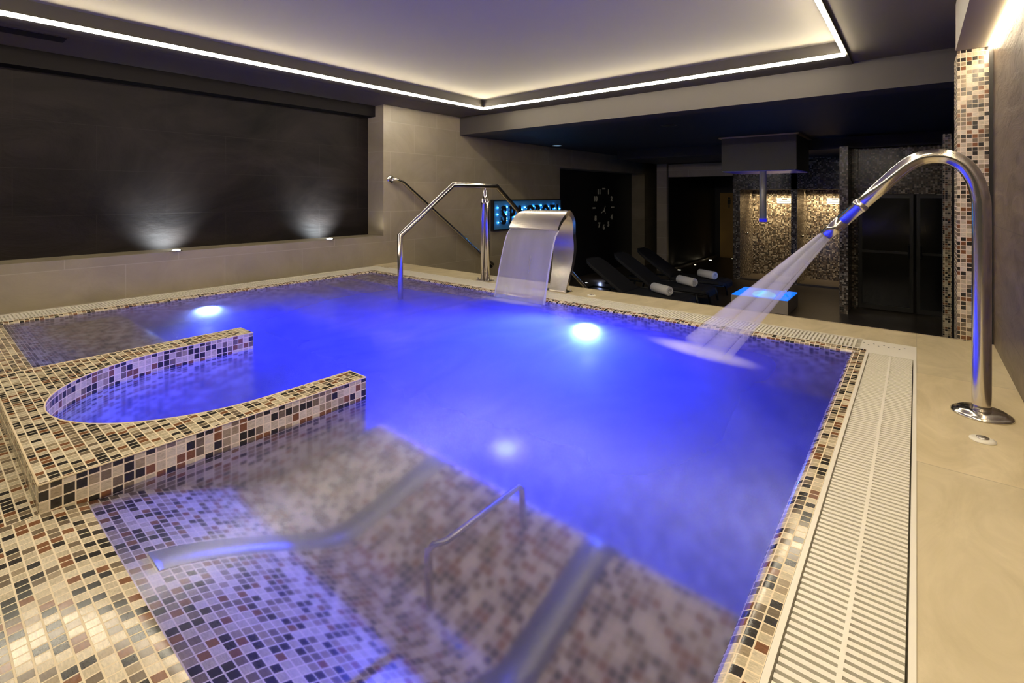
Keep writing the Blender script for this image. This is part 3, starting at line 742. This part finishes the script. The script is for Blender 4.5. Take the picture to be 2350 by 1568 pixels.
# niche uplights
for (y, lab) in ((1.789, 'small round uplight on the beige ledge under the slate wall, nearer the middle'), (3.55, 'small round uplight on the beige ledge under the slate wall, nearer the corner')):
    t = thing('ledge_uplight', (-5.94-0.1, y, 1.41), lab, 'light', 'ledge uplights')
    MB().lathe([(0.038, 0.0), (0.060, 0.0), (0.060, 0.005), (0.040, 0.008)], (-6.04, y, 1.41), 24).build('ring', 'steel', t)
    MB().lathe([(0.001, 0.020), (0.025, 0.017), (0.038, 0.008), (0.040, 0.0)], (-6.04, y, 1.41), 24).build('lens', 'lamp_white', t)

# ================================================================== SIGN
def text_mesh(s, size, depth):
    c = bpy.data.curves.new('txt', 'FONT'); c.body = s; c.size = size; c.extrude = depth; c.offset = 0.03*size; c.align_x = 'CENTER'
    o = bpy.data.objects.new('txt', c); COL.objects.link(o)
    bpy.context.view_layer.update()
    me = bpy.data.meshes.new_from_object(o.evaluated_get(bpy.context.evaluated_depsgraph_get()))
    bpy.data.objects.remove(o); return me
t = thing('backlit_sign', (-6.0, 7.8, 1.37), 'black wall sign with cyan glowing lights behind dark letters, SPA OROEL', 'sign')
MB().box((-5.995, 6.73, 1.365), (-5.955, 8.91, 1.90)).build('back_panel', 'sign_panel', t)
fm = MB()
for (a, b) in (((-5.998, 6.71, 1.345), (-5.93, 8.93, 1.370)), ((-5.998, 6.71, 1.895), (-5.93, 8.93, 1.915)), ((-5.998, 6.71, 1.37), (-5.93, 6.735, 1.895)), ((-5.998, 8.905, 1.37), (-5.93, 8.93, 1.895))): fm.box(a, b)
fm.build('frame', 'sign_black', t)
rot = Matrix(((0, 0, 1, 0), (1, 0, 0, 0), (0, 1, 0, 0), (0, 0, 0, 1)))   # text x -> +y, up -> +z, face -> +x
rnd = random.Random(3)
for (ch, y) in (('S', 6.98), ('P', 7.22), ('A', 7.46), ('O', 7.79), ('R', 8.05), ('O', 8.31), ('E', 8.56), ('L', 8.78)):
    me = text_mesh(ch, 0.46, 0.012); me.transform(Matrix.Translation((-5.915, y, 1.475)) @ rot @ Matrix.Diagonal((0.74, 1, 1, 1)))
    me.materials.clear(); me.materials.append(M['sign_black'])
    o = bpy.data.objects.new('letter', me); COL.objects.link(o); o.parent = t; o.location = -t.location
    for k in range(5):
        bz = 1.47+0.34*(k+0.5)/5+rnd.uniform(-0.02, 0.02); by = y+(0.115 if k % 2 else -0.115)+rnd.uniform(-0.02, 0.02)
        MB().lathe([(0.001, -0.010), (0.008, -0.005), (0.010, 0.0), (0.008, 0.005), (0.001, 0.010)], (-5.942, by, bz), 8).build('bulb', 'bulb', t)

# ================================================================== CLOCK
t = thing('wall_clock', (-6.4, 11.64, 1.67), 'large wall clock of separate silver numerals on the black recess wall', 'clock')
names = ['-', '1', '2', '-', '4', '5', '6', '7', '8', '-', '10', '11']
for k, s_ in enumerate(names):
    a = math.radians(90-30*k); y = 11.64+0.50*math.cos(a); z = 1.67+0.50*math.sin(a)
    if s_ == '-':
        MB().box((-6.398, y-0.07, z-0.018), (-6.385, y+0.07, z+0.018)).build('numeral', 'numeral', t)
    else:
        me = text_mesh(s_, 0.18, 0.006); me.transform(Matrix.Translation((-6.39, y, z-0.075)) @ rot)
        me.materials.clear(); me.materials.append(M['numeral'])
        o = bpy.data.objects.new('numeral', me); COL.objects.link(o); o.parent = t; o.location = -t.location
for (a, l) in ((205, 0.17), (60, 0.13)):
    a = math.radians(a)
    MB().tube([(-6.383, 11.64-0.05*math.cos(a), 1.60-0.05*math.sin(a)), (-6.383, 11.64+l*math.cos(a), 1.60+l*math.sin(a))], 0.009, 8).build('hand', 'numeral', t)
a = math.radians(310)
MB().tube([(-6.38, 11.64, 1.60), (-6.38, 11.64+0.12*math.cos(a), 1.60+0.12*math.sin(a))], 0.007, 8).build('hand', 'numeral', t)

# ================================================================== LOUNGERS
def lounger():
    root = thing('sun_lounger', (0, 0, 0), '', 'sun lounger', 'black loungers in a row', local=True)
    f = MB()
    for s_ in (-1, 1):
        f.tube([(0.0, s_*0.30, 0.27), (-1.15, s_*0.30, 0.27), (-1.9, s_*0.30, 0.27)], 0.018, 10)
    f.tube([(0.0, -0.30, 0.27), (0.0, 0.30, 0.27)], 0.018, 10).tube([(-1.9, -0.30, 0.27), (-1.9, 0.30, 0.27)], 0.018, 10)
    f.build('frame', 'black_frame', root)
    for x in (-0.12, -1.55):
        for s_ in (-1, 1): MB().tube([(x, s_*0.30, 0.27), (x+(0.05 if x > -1 else -0.05), s_*0.30, 0.0)], [0.022, 0.018], 10).build('leg', 'black_frame', root)
    # seat cushion: rounded foot end
    def cushion(pts, name, hw=0.31):
        v = []; fc = []; n = len(pts)
        ws = []
        for (x, z, th, k) in pts:
            h = hw*k
            v += [(x, -h, z), (x, -h*0.96, z+th), (x, h*0.96, z+th), (x, h, z)]
        for i in range(n-1):
            a, b = 4*i, 4*i+4
            for j in range(4): fc.append((a+j, a+(j+1) % 4, b+(j+1) % 4, b+j))
        fc += [(0, 1, 2, 3), tuple(4*(n-1)+j for j in (3, 2, 1, 0))]
        o = MB().add(v, fc).build(name, 'black_fabric', root, bevel=0.015)
        return o
    cushion([(0.06, 0.24, 0.05, 0.55), (0.03, 0.27, 0.06, 0.85), (-0.06, 0.29, 0.065, 1.0), (-0.5, 0.29, 0.065, 1.0), (-1.0, 0.285, 0.065, 1.0)], 'seat')
    cushion([(-0.97, 0.285, 0.065, 1.0), (-1.3, 0.50, 0.065, 1.0), (-1.62, 0.71, 0.065, 0.98), (-1.72, 0.775, 0.06, 0.85), (-1.77, 0.80, 0.045, 0.55)], 'backrest')
    return root
lg = lounger()
def copy_tree(o):
    c = o.copy(); COL.objects.link(c)
    for ch in [q for q in bpy.data.objects if q.parent == o]:
        d = ch.copy(); COL.objects.link(d); d.parent = c
    return c
labs = ['black sun lounger nearest the pool wall, mostly hidden behind the deck edge', 'black sun lounger in the middle of the row of three', 'black sun lounger farthest from the pool with its raised back against the beige pillar']
for i, y in enumerate((7.95, 9.0, 10.05)):
    o = lg if i == 0 else copy_tree(lg)
    o.location = (-2.85, y, 0); o['label'] = labs[i]
def towel(i, x, y, lab):
    t = thing('rolled_towel', (x, y, 0.438), lab, 'towel', 'rolled towels on the loungers', rotz=math.radians(-30), local=True)
    m = MB(); r = 0.078
    prof = [(0.03, -0.20), (0.06, -0.215), (r, -0.20), (r, 0.20), (0.06, 0.215), (0.03, 0.20)]
    m.lathe([(0.012, -0.19)]+prof+[(0.012, 0.19)], (0, 0, 0), 20, Matrix.Rotation(math.radians(90), 4, 'Y')).build('roll', 'towel', t)
    # spiral end folds
    for e_ in (-1, 1):
        sp = [(e_*0.213, (0.012+0.05*k/26)*math.cos(k*0.5), (0.012+0.05*k/26)*math.sin(k*0.5)) for k in range(27)]
        MB().tube(sp, 0.006, 6).build('fold', 'towel', t)
towel(0, -3.28, 7.93, 'rolled white towel on the lounger nearest the pool wall')
towel(1, -3.24, 8.98, 'rolled white towel on the middle lounger')
towel(2, -3.20, 10.0, 'rolled white towel on the lounger farthest from the pool')

# floor lamps in the lounge
def floor_light(x, y, lab, mat='lamp_warm', z=0.0, r=0.05):
    t = thing('floor_uplight', (x, y, z), lab, 'light', 'small floor uplights')
    MB().lathe([(r*0.7, 0.0), (r, 0.0), (r, 0.006), (r*0.7, 0.010)], (x, y, z), 20).build('ring', 'steel', t)
    MB().lathe([(0.001, 0.012), (r*0.7, 0.009), (r*0.7, 0.0)], (x, y, z), 20).build('lens', mat, t)
floor_light(-5.45, 10.45, 'small floor light under the wall clock', 'lamp_white')
floor_light(-5.80, 9.75, 'small floor light in front of the black recess behind the spout', 'lamp_white')
floor_light(-4.88, 12.98, 'small warm floor light at the near end of the dark corridor wall', r=0.09)
floor_light(-4.88, 14.20, 'small floor light halfway along the dark corridor wall', r=0.05)
floor_light(-4.88, 15.55, 'small warm floor light near the far end of the dark corridor wall', r=0.09)
floor_light(-4.45, 16.3, 'small floor light in front of the yellow door', r=0.06)

# ================================================================== FAR ROOM
struct('wall_corridor_left', MB().box((-5.12, 12.72, 0.0), (-5.07, 16.6, 2.82)), 'black_wall')
struct('wall_corridor_end', MB().box((-5.34, 12.6, 0.0), (-5.07, 12.72, 2.82)), 'wall_stone_x')
struct('baseboard_corridor', MB().box((-5.07, 12.72, 0.0), (-5.0, 16.6, 0.05)), 'wall_stone')
struct('trim_header', MB().box((-5.02, 12.6, 2.47), (-3.35, 12.75, 2.80)), 'wall_stone_x')
struct('wall_far', MB().box((-6.8, 16.6, 0.0), (0.4, 16.8, 3.0)), 'black_wall')
t = tag(thing('door_1', (-4.63, 16.6, 0), 'yellow wooden washroom door with two small figures at the corridor end', 'door'), kind='structure')
MB().box((-4.90, 16.57, 0.0), (-4.33, 16.599, 2.07)).build('door_leaf', 'yellow_door', t)
for xx in (-4.62, -4.42):
    MB().lathe([(0.001, 0), (0.035, 0), (0.035, 0.004)], (xx, 16.57, 1.90), 14, Matrix.Rotation(math.radians(90), 4, 'X')).box((xx-0.045, 16.564, 1.72), (xx+0.045, 16.57, 1.86)).box((xx-0.02, 16.564, 1.60), (xx+0.02, 16.57, 1.72)).build('pictogram', 'ink', t)
MB().tube([(-4.38, 16.565, 0.98), (-4.38, 16.53, 0.98), (-4.48, 16.53, 0.98)], 0.012, 8).build('door_handle', 'black_frame', t)

# shower alcoves
AY, BY = 12.5, 13.7
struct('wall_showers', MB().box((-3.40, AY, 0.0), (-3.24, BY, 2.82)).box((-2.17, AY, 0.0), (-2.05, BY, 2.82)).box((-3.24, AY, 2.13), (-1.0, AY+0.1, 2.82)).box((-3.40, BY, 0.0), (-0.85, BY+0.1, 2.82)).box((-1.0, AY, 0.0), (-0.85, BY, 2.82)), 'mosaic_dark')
struct('trim_shower_ceiling', MB().box((-3.24, AY+0.1, 2.13), (-1.0, BY, 2.2)), 'soffit')
struct('trim_shower_kerb', MB().box((-3.24, AY, 0.0), (-2.17, AY+0.08, 0.04)).box((-2.05, AY, 0.0), (-1.0, AY+0.08, 0.04)), 'floor_low')
for (x, lab) in ((-2.52, 'small white notice in the left lit shower alcove'), (-1.47, 'small white notice in the right lit shower alcove')):
    t = thing('notice_sign', (x, BY, 1.85), lab, 'sign', 'notices in the showers')
    MB().box((x-0.165, BY-0.012, 1.795), (x+0.165, BY-0.001, 1.93)).build('plate', 'white_sign', t)
    MB().box((x-0.06, BY-0.014, 1.878), (x+0.06, BY-0.012, 1.900)).build('upper_line', 'ink', t)
    MB().box((x-0.12, BY-0.014, 1.828), (x+0.12, BY-0.012, 1.842)).build('lower_line', 'ink', t)
for (x, lab) in ((-3.23, 'tiny steel shower knob on side wall of the left alcove'), (-2.04, 'tiny steel shower knob on side wall of the right alcove')):
    tag(MB().lathe([(0.001, 0), (0.03, 0), (0.03, 0.02), (0.018, 0.04), (0.001, 0.045)], (x-0.009, 13.1, 1.05), 14, R90).build('shower_knob', 'steel'), lab, 'knob', 'shower knobs')
# mosaic pillars, door wall, doors
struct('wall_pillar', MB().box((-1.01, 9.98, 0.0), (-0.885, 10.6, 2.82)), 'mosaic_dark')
struct('wall_pillar_right', MB().box((0.275, 8.8, 0.0), (0.365, 9.1, 2.82)), 'mosaic')
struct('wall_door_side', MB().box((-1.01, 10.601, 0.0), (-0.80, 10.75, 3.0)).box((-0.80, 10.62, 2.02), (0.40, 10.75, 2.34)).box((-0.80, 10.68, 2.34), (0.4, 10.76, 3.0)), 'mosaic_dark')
def dark_door(n, x0, x1, lab, hx):
    t = tag(thing(n, ((x0+x1)/2, 10.66, 0), lab, 'door'), kind='structure')
    MB().box((x0, 10.66, 0.02), (x1, 10.70, 2.01)).build('door_leaf', 'glass_dark', t)
    fr = MB(); 
    for (a, b) in (((x0, 10.65, 0.02), (x0+0.05, 10.66, 2.01)), ((x1-0.05, 10.65, 0.02), (x1, 10.66, 2.01)), ((x0+0.05, 10.65, 1.95), (x1-0.05, 10.66, 2.01)), ((x0+0.05, 10.65, 1.0), (x1-0.05, 10.66, 1.04)), ((x0+0.05, 10.65, 0.02), (x1-0.05, 10.66, 0.10))): fr.box(a, b)
    fr.build('door_frame', plain('door_frame_paint', (0.022, 0.020, 0.018), 0.35), t)
    MB().tube([(hx, 10.645, 0.95), (hx, 10.61, 0.95), (hx, 10.61, 1.15), (hx, 10.645, 1.15)], 0.012, 10).build('door_handle', 'black_frame', t)
dark_door('door_2', -0.79, -0.04, 'left dark glazed door in the mosaic wall', -0.10)
dark_door('door_3', 0.0, 0.39, 'right dark glazed door in the mosaic wall', 0.06)
t = tag(MB().tube([(0.33, 7.2, 0.0), (0.33, 7.2, 3.02)], 0.012, 10).build('steel_post', 'steel_brushed'), 'thin dark vertical metal post between the two mosaic columns', 'post')

# hanging box with pipe, and lit basin below
t = thing('ceiling_box', (-2.1, 9.75, 3.02), 'large dark box hanging from the far ceiling above the lit basin', 'ceiling box')
MB().box((-2.68, 9.15, 2.42), (-1.51, 10.35, 3.0)).build('box_body', plain('box_paint', (0.10, 0.095, 0.075), 0.6), t)
MB().box((-2.72, 9.11, 2.995), (-1.47, 10.39, 3.018)).build('top_trim', plain('box_trim', (0.5, 0.42, 0.33), 0.5), t)
MB().box((-2.66, 9.17, 2.405), (-1.53, 10.33, 2.42)).build('lit_underside', plain('blue_underside', (0.02, 0.02, 0.2), 0.3, emis=(0.01, 0.01, 1.0), es=0.05), t)  # blue glow put into the underside as emission
t = thing('rain_pipe', (-2.03, 9.3, 2.42), 'vertical steel water pipe hanging under the dark ceiling box', 'pipe')
MB().tube([(-2.03, 9.25, 2.405), (-2.03, 9.25, 1.56)], 0.055, 20).build('pipe', plain('satin_pipe', (0.8, 0.78, 0.76), 0.5, 0.5), t)
MB().tube([(-2.03, 9.25, 1.60), (-2.03, 9.25, 1.545)], 0.060, 20).build('blue_tip', plain('blue_ring', (0.05, 0.05, 0.5), 0.3, emis=(0.02, 0.02, 1.0), es=0.5), t)  # blue glow put into the tip as emission
t = thing('lit_basin', (-2.1, 9.8, 0), 'square stone basin with glowing blue top beyond the pool wall', 'basin')
MB().box((-2.56, 9.30, 0.0), (-1.66, 10.2, 0.225)).build('basin_block', plain('basin_stone', (0.46, 0.40, 0.34), 0.5, noise=0.06, nscale=6), t)
MB().box((-2.55, 9.31, 0.226), (-1.67, 10.19, 0.24)).build('lit_water', 'basin_glow', t)
MB().lathe([(0.19, 0.0), (0.17, 0.035), (0.11, 0.06), (0.001, 0.07)], (-2.08, 9.55, 0.24), 24).build('lamp_dome', 'basin_lens', t)
MB().tube([(-1.85, 10.0, 0.24), (-1.85, 10.0, 0.28), (-1.78, 9.95, 0.29)], 0.02, 8).build('nozzle', 'steel', t)
